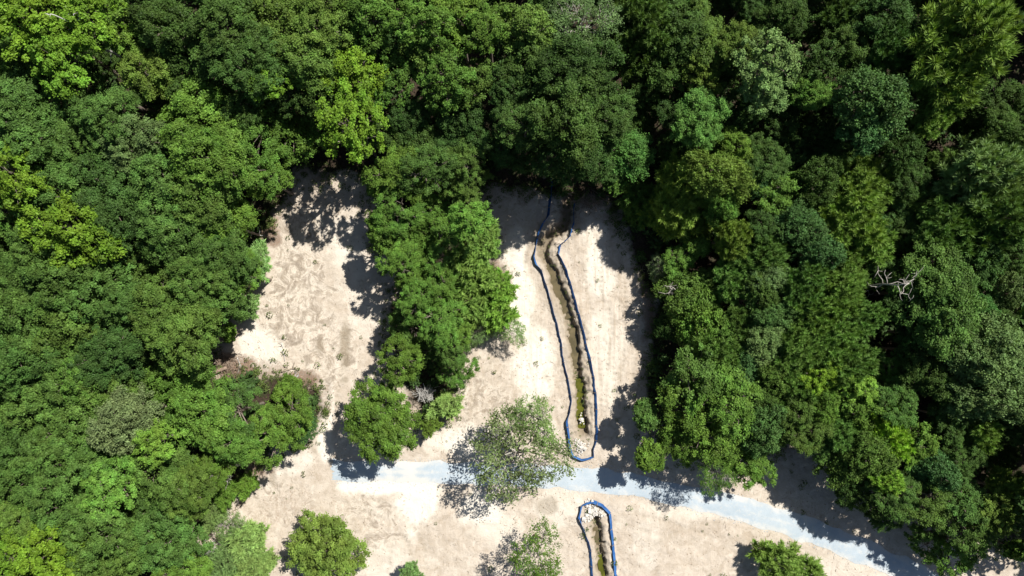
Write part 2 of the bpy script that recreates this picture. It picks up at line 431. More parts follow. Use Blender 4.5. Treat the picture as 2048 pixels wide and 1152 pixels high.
def colattr(me, name, a, b, c):
    at_ = me.attributes.new(name, 'FLOAT_COLOR', 'POINT')
    q = np.stack([a, b, c, np.ones_like(a)], -1).reshape(-1).astype(np.float32)
    at_.data.foreach_set('color', np.ascontiguousarray(q))
colattr(gme, 'soil', np.clip(sand, 0, 1), stain, bright)
colattr(gme, 'soil_b', np.clip(red, 0, 1), np.maximum(wet, 0.28 * track * flat), streak)
tag(link('ground', gme, M['soil']), kind='structure')

def gz(x, y):
    j = int(np.clip(np.searchsorted(gx, x), 0, nx - 1)); i = int(np.clip(np.searchsorted(gy, y), 0, ny - 1))
    return float(GZ[i, j])
sand_at = lambda x, y: float(sand[int(np.clip(np.searchsorted(gy, y), 0, ny - 1)), int(np.clip(np.searchsorted(gx, x), 0, nx - 1))])

# road: a crowned gravel strip with ragged edges
def build_road():
    P = ROAD; T = np.gradient(P, axis=0); T /= np.linalg.norm(T, axis=1)[:, None]
    Nn = np.stack([-T[:, 1], T[:, 0]], -1)
    n = len(P); k = 17; V = []; D = []
    for i in range(n):
        f = i / (n - 1)
        hw = 1.42 + 0.25 * f
        wl_ = hw + (fbm(np.array(i * 0.35), np.array(2.0), 3) - 0.5) * 0.9
        wr_ = hw + (fbm(np.array(i * 0.35), np.array(9.0), 3) - 0.5) * 0.9
        for j in range(k):
            s = -1 + 2 * j / (k - 1)
            off = s * (wl_ if s > 0 else wr_)
            p = P[i] + Nn[i] * off
            if i == 0: p = p + T[0] * (fbm(np.array(j * 0.9), np.array(4.0), 2) - 0.5) * 0.9
            V.append((p[0], p[1], -0.03 + 0.05 * (1 - s * s)))
            u = pix(p[0], p[1], 0)[0]
            dust = 0.36 * float(sstep(0.65, 1.0, abs(s))) + 0.5 * math.exp(-((u - 812) / 55) ** 2) + 0.22 * (0.5 + 0.5 * math.cos(s * 9.4))
            if u > 1380: dust += 0.12
            D.append(dust)
    ii = np.arange(n * k).reshape(n, k)
    F = np.stack([ii[:-1, :-1], ii[1:, :-1], ii[1:, 1:], ii[:-1, 1:]], -1).reshape(-1, 4)
    me = mesh_np('road', np.array(V), F, smooth=True)
    a = me.attributes.new('dust', 'FLOAT', 'POINT'); a.data.foreach_set('value', np.array(D, dtype=np.float32))
    tag(link('road', me, M['road']), kind='structure')
build_road()

def build_water(line, z, hw, t0, t1, col):
    n = len(line); P = line[int(n * t0):int(n * t1)]
    T = np.gradient(P, axis=0); T /= np.linalg.norm(T, axis=1)[:, None]
    Nn = np.stack([-T[:, 1], T[:, 0]], -1)
    V = []
    for i, p in enumerate(P):
        for s in (-0.62, -0.3, 0.2, 0.7, 1.0):
            q = p - Nn[i] * s * hw
            V.append((q[0], q[1], z))
    ii = np.arange(len(V)).reshape(-1, 5)
    F = np.stack([ii[:-1, :-1], ii[1:, :-1], ii[1:, 1:], ii[:-1, 1:]], -1).reshape(-1, 4)
    o = tag(link('water', mesh_np('water', np.array(V), F), M['water']), kind='structure'); o.color = (*col, 1)
MUD = (0.15, 0.12, 0.065); ALGA = (0.115, 0.118, 0.014)
build_water(DITCH, -0.80, 0.75, 0.32, 0.56, MUD)
build_water(DITCH, -0.78, 0.7, 0.58, 0.75, MUD)
build_water(DITCH, -0.64, 0.85, 0.77, 0.97, ALGA)
build_water(DITCH_B, -0.68, 0.42, 0.16, 0.36, MUD)
build_water(DITCH_B, -0.7, 0.45, 0.42, 1.0, ALGA)

# ------------------------------------------------------------------ silt fences
def silt_fence(pts, label):
    """pts: (u, v, ox, oy): place in the photograph and the lean of the top in metres"""
    C = []
    for u, v, ox, oy in pts:
        x, y = at(u, v); C.append((x, y, ox, oy))
    L = []
    for i in range(len(C) - 1):
        a, b = np.array(C[i]), np.array(C[i + 1])
        n = max(1, int(round(np.linalg.norm((b - a)[:2]) / 0.35)))
        for k in range(n): L.append(a + (b - a) * k / n)
    L.append(np.array(C[-1])); L = np.array(L)
    nz_ = np.arange(len(L)) * 0.23 + C[0][0]
    L[:, 2] += (fbm(nz_, nz_ * 0 + 1.5, 3) - 0.5) * 0.22
    L[:, :2] += np.stack([(fbm(nz_ * .8, nz_ * 0 + 6.5, 3) - 0.5) * 0.22, nz_ * 0], -1)
    base = L[:, :2]
    root = empty('silt_fence', (base[0, 0], base[0, 1], gz(*base[0])))
    tag(root, label, 'fence', 'silt fences around the ditch')
    o0 = np.array(root.location)
    hgt = 0.62
    T = np.gradient(base, axis=0); T /= np.linalg.norm(T, axis=1)[:, None]
    Nn = np.stack([-T[:, 1], T[:, 0], np.zeros(len(T))], -1)
    rows = []
    for f in (0.0, 0.35, 0.7, 1.0):
        sag = 0.06 * math.sin(f * math.pi)
        wv = np.array([0.02 * math.sin(i * 0.9) * f for i in range(len(L))])
        dip = np.array([1 - 0.2 * abs(math.sin(math.pi * i / 6)) * (0.4 + 0.6 * math.sin(i * 1.7) ** 2) for i in range(len(L))])
        Z = np.array([gz(p[0], p[1]) for p in base]) - 0.06 + f * hgt * dip * np.sqrt(np.clip(1 - (L[:, 2] ** 2 + L[:, 3] ** 2) / 0.7, 0.2, 1))
        rows.append(np.stack([base[:, 0] + L[:, 2] * f, base[:, 1] + L[:, 3] * f, Z], -1) + Nn * (sag + wv)[:, None])
    R = np.array(rows) - o0
    n = len(L); th = 0.012
    V = np.concatenate([(R + Nn[None] * th).reshape(-1, 3), (R - Nn[None] * th).reshape(-1, 3)])
    F = []
    for r in range(3):
        for i in range(n - 1):
            a = r * n + i
            F.append((a, a + 1, a + n + 1, a + n)); b = a + 4 * n
            F.append((b, b + n, b + n + 1, b + 1))
    for i in range(n - 1):
        a = 3 * n + i; F.append((a, a + 1, a + 1 + 4 * n, a + 4 * n))
    link('fabric', mesh_np('silt_fence_fabric', V, np.array(F), smooth=True), M['fence_fabric'], root)
    mb = MB(); mb.tube(R[3] + np.array([0, 0, 0.01]), 0.016, 6)
    link('hem', mb.mesh('silt_fence_hem'), M['fence_hem'], root)
    mb = MB(); mb.tube([(0, 0, -0.3), (0, 0, 0.55), (0, 0, 0.98), (0, 0, 1.0)], [0.03, 0.028, 0.026, 0.012], 4)
    sme = mb.mesh('stake', False); sme.materials.append(M['stake_wood'])
    for i in range(0, n, 6):
        s = link('stake', sme, None, root)
        d = Vector((L[i, 2], L[i, 3], 0.72)).normalized()
        s.rotation_mode = 'QUATERNION'; s.rotation_quaternion = d.to_track_quat('Z', 'Y')
        s.location = Vector(R[0][i]) + Vector(Nn[i]) * 0.05
    return root
K = 0.31
silt_fence([(1101,356,.1,0),(1102,372,.2,0),(1097,400,K,0),(1093,430,K,0),(1088,446,-.2,0),(1080,466,-.25,0),(1071,490,.1,0),(1069,513,-.15,0),(1074,529,-.2,0),(1078,540,K,0),
            (1090,575,K,0),(1101,612,K,0),(1112,658,K,0),(1119,690,K,0),(1121,710,K,0),(1128,740,K,0),(1134,772,K,0),(1138,800,K,0),(1137,825,.15,0),(1136,842,-.3,0),(1140,870,-.28,0),
            (1143,897,-.25,0),(1147,911,-.1,-.12),(1164,918,0,-.16),(1176,916,0,-.16),(1186,912,.1,-.12),(1189,896,-.2,0),(1189,880,K,0),(1189,845,K,0),(1187,795,K,0),(1184,758,K,0),
            (1177,725,K,0),(1166,674,K,0),(1155,632,K,0),(1141,584,K,0),(1129,542,K,0),(1121,518,.1,0),(1119,508,-.2,0),(1122,490,-.25,-.1),(1132,479,-.1,-.25),(1141,472,-.2,-.2),
            (1148,448,-.25,0),(1148,425,-.1,0),(1148,408,.1,0)],
           'long blue and black silt fence looped around the upper ditch between clearings')
silt_fence([(1188,1230,K,0),(1181,1152,K,0),(1178,1100,K,0),(1174,1082,K,0),(1166,1058,.1,0),(1161,1034,-.3,0),(1166,1010,-.3,0),(1174,1004,-.15,-.3),(1186,999,-.1,-.35),(1197,1003,-.2,-.3),(1207,1008,-.25,-.25),
            (1222,1025,-.3,-.1),(1225,1057,-.36,0),(1230,1094,-.4,0),(1236,1152,-.42,0),(1244,1230,-.4,0)],
           'bright blue silt fence in an upside-down U below the gravel road')

# ------------------------------------------------------------------ tree parts (shared meshes, crown radius 1)
def leaves(C, A, B):
    """rhombic leaves: centres, half lengths, half widths"""
    n = len(C)
    V = np.empty((n, 4, 3)); V[:, 0] = C - A; V[:, 1] = C + B - A * 0.1; V[:, 2] = C + A; V[:, 3] = C - B - A * 0.1
    return V.reshape(-1, 3), np.arange(n * 4).reshape(n, 4)
def unit(v): return v / (np.linalg.norm(v, axis=-1, keepdims=True) + 1e-9)
def make_lobes(r, n, core=0.6, rr=(0.22, 0.44), ring=(0.40, 0.76)):
    L = [(np.array([0, 0, 0.05]), core), (np.array([r.uniform(-.15, .15), r.uniform(-.15, .15), 0.36]), 0.42)]
    for i in range(n):
        a = i * 2.39996 + r.uniform(-.4, .4); z = r.uniform(-0.38, 0.5)
        d = r.uniform(*ring) * math.sqrt(max(0.15, 1 - (max(z, 0) * 1.2) ** 2))
        L.append((np.array([d * math.cos(a), d * math.sin(a), z * 0.8]), r.uniform(*rr)))
    return L
def make_puffs(r, L, spacing, keep=1.0, zmin=-0.45):
    P = []; Nn = []
    for i, (c, R) in enumerate(L):
        n = int(4 * math.pi * R * R / (spacing * spacing) * 1.5) + 3
        d = unit(r.normal(size=(n, 3)))
        p = c + d * R * r.uniform(0.72, 1.16, (n, 1))
        ok = d[:, 2] > zmin + r.uniform(-.2, .2, n)
        for j, (c2, R2) in enumerate(L):
            if j != i: ok &= np.linalg.norm(p - c2, axis=1) > R2 * 0.93
        P.append(p[ok]); Nn.append(d[ok])
    P = np.vstack(P); Nn = np.vstack(Nn)
    o = r.permutation(len(P)); P = P[o]; Nn = Nn[o]; sel = []
    Q = np.full((len(P), 3), 1e9); q2 = (spacing * 0.8) ** 2
    for i in range(len(P)):
        if np.min(((Q[:max(1, len(sel))] - P[i]) ** 2).sum(1)) > q2:
            Q[len(sel)] = P[i]; sel.append(i)
    sel = [i for i in sel if r.random() < keep]
    return P[sel], Nn[sel]
def crown_broad(name, seed, nl=9, spacing=0.17, per=110, ln=0.05, wd=0.032, puff=0.13, keep=1.0, up=0.45, rand=0.75, core=0.6, flat=0.7, inner=0.25, lobes=None, zmin=-0.45):
    r = np.random.default_rng(seed)
    L = make_lobes(r, nl, core) if lobes is None else lobes
    P, Nn = make_puffs(r, L, spacing, keep, zmin)
    pr = puff * r.uniform(0.7, 1.35, len(P))
    n = (per * (pr / puff) ** 1.6).astype(int)
    k = np.repeat(np.arange(len(P)), n)
    d = unit(r.normal(size=(len(k), 3)) + Nn[k] * 0.5 + np.array([0, 0, 0.3]))
    rad = pr[k][:, None] * np.clip(np.abs(r.normal(0.62, 0.42, (len(k), 1))), 0.1, 1.9)
    # each spray is stretched along its own twig and tilted with the crown's surface
    tw = unit(Nn * np.array([1, 1, .3]) + r.normal(size=Nn.shape) * .6)
    C = P[k] + d * rad * np.array([1, 1, flat]) + tw[k] * pr[k][:, None] * r.uniform(-.75, .75, (len(k), 1))
    nrm = unit(d * 0.55 + np.array([0, 0, up]) + r.normal(size=d.shape) * rand * 0.6)
    t = unit(np.cross(nrm, r.normal(size=d.shape))); b = np.cross(nrm, t)
    s = r.uniform(0.65, 1.35, (len(k), 1))
    V, F = leaves(C, t * ln * s, b * wd * s)
    tint = np.repeat((r.uniform(0.72, 1.28, len(P))[k]) * r.uniform(0.7, 1.3, len(k)), 4)
    # leaves inside the crown that keep it from being see-through
    if inner:
        m = int(len(k) * inner)
        c = r.integers(0, len(L), m)
        cc = np.array([L[i][0] for i in c]); rr = np.array([L[i][1] for i in c])[:, None]
        C2 = cc + unit(r.normal(size=(m, 3))) * rr * r.uniform(0.45, 0.92, (m, 1))
        nrm = unit(r.normal(size=(m, 3)) + np.array([0, 0, .8])); t = unit(np.cross(nrm, r.normal(size=(m, 3)))); b = np.cross(nrm, t)
        V2, F2 = leaves(C2, t * ln * 1.5, b * wd * 1.6)
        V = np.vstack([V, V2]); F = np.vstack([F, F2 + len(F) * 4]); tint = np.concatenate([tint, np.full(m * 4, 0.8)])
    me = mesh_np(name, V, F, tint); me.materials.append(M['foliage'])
    return me, L, P
def crown_feather(name, seed, nl=9, spacing=0.15, per=150, ln=0.075, wd=0.010, puff=0.15, keep=1.0, core=0.58, inner=0.2, zmin=-0.4, rise=0.35):
    """tufts of fine needles or narrow leaflets fanning out from each twig end"""
    r = np.random.default_rng(seed)
    L = make_lobes(r, nl, core); P, Nn = make_puffs(r, L, spacing, keep, zmin)
    pr = puff * r.uniform(0.7, 1.3, len(P)); k = np.repeat(np.arange(len(P)), (per * (pr / puff)).astype(int))
    axis_ = unit(Nn + np.array([0, 0, rise]) + r.normal(size=Nn.shape) * .25)
    d = unit(r.normal(size=(len(k), 3)) * 0.75 + axis_[k])
    C = P[k] + axis_[k] * pr[k][:, None] * r.uniform(-0.9, 0.9, (len(k), 1)) + d * pr[k][:, None] * r.uniform(0.15, 0.75, (len(k), 1))
    s = r.uniform(0.6, 1.3, (len(k), 1))
    nrm = unit(r.normal(size=d.shape) * .5 + axis_[k] * .5 + np.array([0, 0, .9])); b = unit(np.cross(nrm, d))
    V, F = leaves(C, d * ln * s, b * wd * s)
    tint = np.repeat(r.uniform(0.82, 1.2, len(P))[k] * r.uniform(0.7, 1.3, len(k)), 4)
    m = int(len(k) * inner)
    if m:
        c = r.integers(0, len(L), m)
        cc = np.array([L[i][0] for i in c]); rr = np.array([L[i][1] for i in c])[:, None]
        C2 = cc + unit(r.normal(size=(m, 3))) * rr * r.uniform(0.5, 0.95, (m, 1))
        dd_ = unit(r.normal(size=(m, 3))); b2 = unit(np.cross(dd_, r.normal(size=(m, 3))))
        V2, F2 = leaves(C2, dd_ * ln * 0.8, b2 * wd * 3)
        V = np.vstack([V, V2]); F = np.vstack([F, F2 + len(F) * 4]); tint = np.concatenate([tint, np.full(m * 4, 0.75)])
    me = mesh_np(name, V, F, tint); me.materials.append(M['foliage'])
    return me, L, P
def bent(r, a, b, n=5, amp=0.08):
    a = np.asarray(a, float); b = np.asarray(b, float); t = np.linspace(0, 1, n)[:, None]
    w = r.normal(size=(n, 3)) * amp * np.linalg.norm(b - a); w[0] = 0; w[-1] = 0
    return a + (b - a) * t + w * np.sin(t * math.pi)
def limbs(name, seed, L, P, mat, r0=0.035, twigs=40):
    r = np.random.default_rng(seed + 99); mb = MB()
    for c, R in L[1:]:
        pts = bent(r, (0, 0, -0.75 + r.uniform(0, .5)), c * 0.95, 6)
        mb.tube(pts, np.linspace(r0, r0 * 0.4, 6), 5)
    for i in r.permutation(len(P))[:twigs]:
        j = int(np.argmin([np.linalg.norm(P[i] - c) for c, _ in L]))
        mb.tube(bent(r, L[j][0] * 0.8, P[i] * 1.02, 4), np.linspace(r0 * 0.4, r0 * 0.12, 4), 4)
    me = mb.mesh(name); me.materials.append(mat)
    return me
def trunk_mesh(name, seed, mat):
    r = np.random.default_rng(seed); mb = MB()
    z = np.array([-0.03, 0.0, 0.03, 0.1, 0.3, 0.55, 0.8, 1.0])
    x = np.concatenate([[0, 0, 0], np.cumsum(r.normal(0, 0.12, 5))]); y = np.concatenate([[0, 0, 0], np.cumsum(r.normal(0, 0.12, 5))])
    mb.tube(np.stack([x, y, z], -1) , [1.7, 1.45, 1.15, 1.0, 0.88, 0.72, 0.5, 0.3], 8)
    me = mb.mesh(name); me.materials.append(mat)
    return me
TRUNKS = [trunk_mesh('trunk', 300 + i, M['bark']) for i in range(3)]
TR_PALE = trunk_mesh('pale_trunk', 320, M['pale_bark'])

KINDS = {}
def kind(code, n, fn, limb_mat='bark', r0=0.035, twigs=30, **kw):
    out = []
    for i in range(n):
        me, L, P = fn('crown_' + code, 1000 + ord(code[0]) * 17 + i * 7, **kw)
        out.append((me, limbs('limbs_' + code, i + ord(code[0]), L, P, M[limb_mat], r0, twigs)))
    KINDS[code] = out
kind('O', 6, crown_broad, nl=11, spacing=0.16, per=270, puff=0.10, ln=0.0235, wd=0.015, core=0.46, inner=0.05, keep=0.82, up=0.6, flat=0.45, zmin=-0.12)
kind('P', 5, crown_broad, nl=12, spacing=0.17, per=230, puff=0.105, ln=0.0245, wd=0.0155, core=0.36, inner=0.0, keep=0.62, up=0.6, flat=0.45, zmin=0.0)   # open crowns at the wood's edge
kind('M', 4, crown_broad, nl=10, spacing=0.19, per=170, puff=0.11, ln=0.032, wd=0.0215, up=0.7, inner=0.03, core=0.40, keep=0.74, flat=0.45, zmin=-0.15)
kind('R', 3, crown_broad, nl=9, spacing=0.15, per=120, puff=0.10, ln=0.027, wd=0.017, rand=0.9, core=0.52, inner=0.06, zmin=-0.15)
kind('N', 3, crown_feather, nl=10, core=0.48, inner=0.08, keep=0.85, zmin=-0.15, per=170)
kind('S', 2, crown_broad, limb_mat='pale_bark', r0=0.022, twigs=110, nl=11, spacing=0.15, per=50, puff=0.13, ln=0.026, wd=0.014, keep=0.6, inner=0.02, core=0.5, rand=0.9, up=0.7, zmin=-.2)
kind('F', 3, crown_feather, limb_mat='brown_wood', r0=0.03, nl=6, spacing=0.22, per=100, ln=0.10, wd=0.016, puff=0.2, core=0.5, inner=0.08, rise=0.5)
kind('B', 2, crown_broad, nl=5, spacing=0.24, per=120, puff=0.17, ln=0.075, wd=0.045, core=0.55, inner=0.15, zmin=-0.5)   # small bushes
KMUL = {'P': 1.18, 'O': 1.24, 'M': 1.12, 'R': 1.2, 'N': 1.75, 'S': 1.0, 'F': 1.5, 'B': 1.1}
KWORD = {'P': 'broadleaf tree', 'O': 'broadleaf tree', 'M': 'loose-leaved tree', 'R': 'fine-leaved tree', 'N': 'feathery tree', 'S': 'sparse tree', 'F': 'feathery sapling', 'B': 'leafy bush'}
ONAME = {'P': 'broadleaf_tree', 'O': 'broadleaf_tree', 'M': 'broadleaf_tree', 'R': 'broadleaf_tree', 'N': 'feathery_tree', 'S': 'sparse_tree', 'F': 'sapling', 'B': 'bush'}
TINT = {'d': (0.050, 0.086, 0.018), 'm': (0.073, 0.120, 0.023), 'g': (0.093, 0.154, 0.023), 'y': (0.128, 0.210, 0.020), 'o': (0.096, 0.140, 0.024),  # 'd' on some upper-row oaks paints shade into their leaf colour
        'b': (0.068, 0.126, 0.034), 'p': (0.115, 0.160, 0.048), 'l': (0.165, 0.235, 0.068), 'k': (0.155, 0.185, 0.070), 'v': (0.132, 0.222, 0.032), 'c': (0.086, 0.172, 0.036),
        'w': (0.125, 0.178, 0.034), 'q': (0.155, 0.195, 0.075)}
CWORD = {'d': 'dark green', 'm': 'mid green', 'g': 'fresh green', 'y': 'yellow-green', 'o': 'olive green', 'b': 'blue-green', 'p': 'grey-green', 'l': 'pale green', 'k': 'greyish olive',
         'v': 'lime green', 'c': 'mint green', 'w': 'light green', 'q': 'grey-green'}

# x y r height kind tint | label of its own (others are described by the landmark they grow next to)
TREES = '''
66 42 80 20 M y|yellow-green loose-leaved tree filling the top-left corner of the wood
178 40 66 20 M y
40 118 55 18 M g
112 120 64 19 M y
245 45 58 20 M g
330 62 84 20 O d
440 52 80 20 O d
556 40 80 20 O o
640 52 68 19 O o
390 140 82 19 O d
292 142 66 19 O o
492 122 70 19 O d
602 118 74 19 O o
330 195 46 14 O d
30 192 76 18 O m
128 188 78 18 O m
208 238 62 17 O m
62 270 80 18 O m
150 300 74 18 O m
16 345 62 18 M y|yellow-green tree at the left edge, a third of the way down
100 372 70 17 O m
200 366 80 17 O d
268 296 64 18 O p
310 358 74 17 O m
390 232 84 18 O g
408 318 84 18 O g
490 322 70 15 P g
530 356 48 12 P g
470 232 55 16 O d
560 248 70 12 M g
528 160 44 18 M y
590 190 50 15 M d
20 420 56 16 M g
74 500 58 16 O m
135 462 74 18 M y|bright yellow-green tree alone among the dark oaks on the left
232 428 74 17 O d
312 424 64 16 O m
400 400 74 17 O m
446 446 66 16 O g
352 486 78 17 O m
280 520 58 15 O m
26 566 72 17 O m
96 556 70 17 O m
440 520 62 16 O m
410 560 60 15 O m
196 572 80 17 O m
36 640 78 17 O m
124 642 80 17 O m
240 610 56 16 O m
336 622 68 16 O m
424 600 60 14 O m
472 548 46 13 O g
360 684 74 16 O m
286 690 50 13 O d
214 706 68 16 O d
40 716 74 16 O m
126 728 74 16 O m
390 672 44 12 O m
336 772 70 15 O g
150 760 42 15 M g
206 776 68 15 O m
60 806 78 16 O m
250 836 68 15 R k|greyish olive fine-leaved tree inside the lower left wood
306 884 44 14 M v|small lime tree just below the greyish olive tree
146 850 78 15 O m
394 826 74 13 O g
470 824 56 11 P m
580 832 58 9 P g|fresh green tree whose crown juts into the left clearing
538 872 56 10 P g
456 884 62 12 O g
604 862 32 5 R b|small blue-green bush at the tip of the crowns above the road's end
40 894 74 15 O m
114 936 74 15 O m
30 976 68 15 O m
192 930 56 14 O m
214 976 56 14 M v|lime green tree in the lower left wood below the greyish tree
310 950 68 14 O m
372 984 54 12 O o
430 926 50 10 O g
296 1024 72 14 O m
112 1012 66 14 O m
96 1064 56 13 O o
36 1046 50 13 O o
28 1116 58 14 M y
94 1116 68 14 M y|yellow-green tree at the bottom-left corner of the photograph
184 1064 70 14 O m
170 1134 62 13 O m
250 1100 70 13 O m
336 1078 66 12 O m
366 1136 56 10 O g
647 1110 74 5 O w|rounded light green tree standing alone at the bottom of the left clearing
724 34 70 19 M g
676 96 52 17 O d
782 90 56 17 M d
840 44 58 19 M g
920 42 68 19 M g
978 56 50 18 M g
1050 62 62 18 M o
1098 18 50 17 M d
1172 46 70 17 S p|grey-green thin-leaved tree at the middle of the top edge
704 148 62 18 M y
786 152 58 18 M g
856 104 60 18 M o
888 152 58 18 M g
948 160 54 17 M o
906 210 52 16 M g
640 190 54 16 M d
698 248 72 17 M y|yellow-green tree overhanging the top of the left clearing
620 258 42 9 M g
812 238 46 14 O d
768 262 44 12 O d
930 256 60 16 O d
842 282 58 15 O d
884 296 40 12 O d
1076 132 76 19 O d
1166 136 76 19 O d
1128 214 88 19 O d|big dome-shaped oak standing above the head of the ditch
1206 214 62 18 O d
1052 246 58 17 P d
1024 182 52 17 O d
1172 292 62 16 P d
1098 312 40 13 P d
1048 302 48 14 O d
1136 330 42 11 O d
1204 336 40 10 O d
1000 300 34 11 O d
1263 308 53 12 R c|mint green round tree right of the ditch head
1222 352 30 9 B g
930 322 46 13 P o
936 376 44 11 P o
796 348 62 13 P g
852 334 58 14 P m
760 362 36 11 P g
868 386 50 9 P g
800 424 52 12 P g
756 464 30 10 B g
942 440 42 14 M v|lime green tree on the edge of the central strip
866 446 54 8 P g
824 486 54 7 P g
886 506 54 9 P g
798 524 44 11 P g
962 492 42 9 F w
938 536 52 9 F w
832 552 48 8 P g
870 578 52 10 P g
834 600 48 11 P g
992 572 40 7 F v
938 604 56 8 F w
992 618 44 6 F v
1016 654 36 5 S l|thin pale shrub at the right edge of the central strip
956 660 34 4 S l
816 652 52 7 P m
884 640 50 11 P g
914 672 40 9 P g
804 722 54 10 P g
908 700 36 9 P m
908 734 44 6 P g
862 690 40 7 P d
768 842 74 10 O g|dense rounded tree casting shade on the gravel road's left end
892 812 32 5 F l|pale green sapling beside the dead white branches
862 846 22 4 F o
1036 912 94 11 S q|wide sparse tree leaning over the gravel road, ground showing through
1066 838 52 11 S l|denser pale green tuft of crown above the sparse roadside tree
1078 1112 62 9 S g|thin-crowned tree at the bottom centre left of the lower ditch
822 1150 24 4 F l
1283 54 70 18 N d
1338 42 70 18 O d
1390 64 64 18 O o
1322 108 68 17 O d
1400 126 60 17 O o
1250 96 44 15 O d
1300 170 44 12 O d
1406 240 54 15 O c|fresh green rounded tree up and right of the mint green tree
1480 96 46 17 O o
1480 168 44 13 O d
1542 114 56 19 M l|pale yellowish green tree with a ragged crown in the upper right wood
1526 182 44 17 M l
1574 18 50 17 O d
1690 26 48 15 N d
1768 28 58 16 O d
1700 96 58 16 O d
1636 138 50 15 M d
1722 136 48 15 M d
1792 104 52 15 N d
1632 186 40 13 O g
1760 202 76 17 R b|large blue-green round tree in the upper right wood
1738 256 50 14 R b
1942 70 94 20 N o|very large feathery olive tree at the top right
1902 160 66 17 N o
1862 232 38 13 N o
2012 200 52 15 O d
2010 262 48 14 O d
1814 298 46 13 R d
1896 320 28 11 R o
1972 346 74 16 N p
2036 380 40 14 N p
1470 298 50 14 O g
1528 320 46 13 O d
1434 346 60 15 R o
1506 354 40 12 R b
1368 376 60 11 N o
1556 382 52 14 M g
1644 360 48 13 R d
1726 376 58 15 N o
1820 362 44 12 O d
1284 404 46 6 N m
1376 420 70 9 N o
1444 406 40 13 R g
1466 470 36 12 N o
1402 490 26 8 B g
1598 450 50 13 R b
1540 456 42 12 O d
1710 436 60 15 N o
1736 486 54 14 N o
1636 502 46 13 R b
1668 546 54 14 N m
1690 590 46 13 N m
1530 510 46 12 N m
1470 520 36 9 P d
1366 522 42 7 P g
1322 536 26 4 S k|brownish half-bare shrub at the right clearing's edge
1382 596 64 8 R o
1408 662 72 10 R g
1340 660 26 5 R d
1474 564 44 10 N m
1544 560 46 12 R p
1528 596 42 12 R m
1612 580 46 13 N m
1544 634 46 12 R b
1640 630 48 13 N m
1484 650 40 10 N d
1532 684 46 12 R p
1594 696 48 13 N m
1662 688 50 13 N m
1690 726 46 13 N m
1432 710 46 11 N m
1406 748 78 12 P m
1500 726 40 11 R b
1546 752 46 12 R m
1634 748 40 13 M y
1706 768 42 13 M v|lime green tree in the right wood below the dead snag
1592 776 46 12 N m
1728 640 40 12 N m
1740 568 16 8 B y|yellow-green vine clinging to the foot of the dead snag
1862 578 74 16 O m
1904 630 78 16 O m
1822 614 48 14 O d
1844 664 58 14 O d
1944 706 60 15 R p
2000 696 70 15 R p
1988 746 66 14 R p
1862 742 54 13 O d
1780 734 30 10 M g
1836 700 34 11 R c
1966 616 32 12 R c
2016 590 40 13 R p
2030 650 40 13 O d
1944 456 74 16 N m
2008 440 56 16 N d
1884 478 58 14 N d
1966 516 56 14 O d
1862 420 44 12 N d
1816 460 36 10 O d
2030 520 40 13 O d
1400 836 88 11 P g|broad oak-like tree whose left side shades the upper fence's end
1458 812 78 13 P g
1366 888 56 9 P g
1296 832 26 8 B m
1298 916 33 8 B g|leafy clump alone on the road's upper edge
1456 898 74 9 P g
1510 924 50 8 P g
1432 946 42 9 S g
1532 856 52 12 R b
1588 826 54 12 O m
1614 860 46 11 O m
1636 892 30 9 O m
1654 800 44 12 R g
1708 812 48 12 M g
1510 790 40 11 R m
1572 720 40 11 R d
1792 806 50 12 O m
1682 866 40 11 N m
1696 920 68 10 R m
1738 900 56 12 R m
1698 966 40 8 R d
1780 872 50 12 N y
1838 890 44 12 M g
1862 928 54 12 R b
1924 920 42 11 O d
1966 864 44 12 N o
1906 834 50 11 O d
1984 800 66 14 R p
2030 846 40 12 O d
1742 988 42 9 O d
1782 1032 34 7 O d
1800 992 50 11 P m
1778 962 32 11 N v
1862 1000 62 11 P m
1926 1000 54 11 P m
1908 1086 72 7 P g|broad fresh green tree nearest the bottom-right corner
1946 1046 56 11 P m
1856 1074 44 6 P m
1990 1034 48 11 O o
2030 988 46 11 N o
2044 1104 30 9 B g
1556 1122 48 5 F w|light green feathery sapling at the bottom edge below the curving road
1620 1150 40 5 F w
512 528 34 5 F l|feathery pale green sapling at the left clearing's upper left edge
494 612 28 4 F l|pale feathery sapling beside a trunk shadow at the left clearing
458 668 16 4 B v|tiny lime bush at the left clearing's edge below the saplings
492 970 24 4 F g|small fresh green sapling on litter left of the road's end
446 982 30 5 F g
452 1046 36 4 S l
494 1092 46 4 F l
446 1134 38 4 F p
516 1136 36 4 F l
424 1030 28 4 F p
572 776 26 4 B g
'''
LANDMARK = [(66,42,'top-left corner tree'),(135,462,'lone bright yellow-green tree'),(250,836,'greyish olive tree'),(16,345,'left-edge yellow-green tree'),(94,1116,'bottom-left corner tree'),
    (214,976,'lower left lime tree'),(440,745,'uprooted stump'),(580,832,'crown jutting into the clearing'),(647,1110,'lone rounded tree'),(698,248,'yellow-green clearing-head tree'),
    (390,232,'dark gap in the left wood') ,(556,40,'olive top-edge tree'),(920,42,'bright top-edge tree'),(1128,214,'big dome-shaped oak'),(1263,308,'mint green tree'),(1172,46,'thin-leaved top-edge tree'),
    (942,440,'strip-edge lime tree'),(850,790,'dead white branches'),(768,842,'dense roadside tree'),(1036,912,'wide sparse tree'),(1542,114,'pale ragged tree'),(1760,202,'large blue-green tree'),
    (1942,70,'very large olive tree'),(1780,575,'dead white snag'),(1706,768,'right-hand lime tree'),(1400,836,'broad oak by the fence'),(1904,1084,'bottom-right corner tree'),(1556,1122,'light green bottom-edge sapling'),
    (512,528,'feathery clearing sapling'),(430,1100,'grey branch pile'),(1322,536,'brownish half-bare shrub'),(2000,696,'right-edge grey-green tree')]
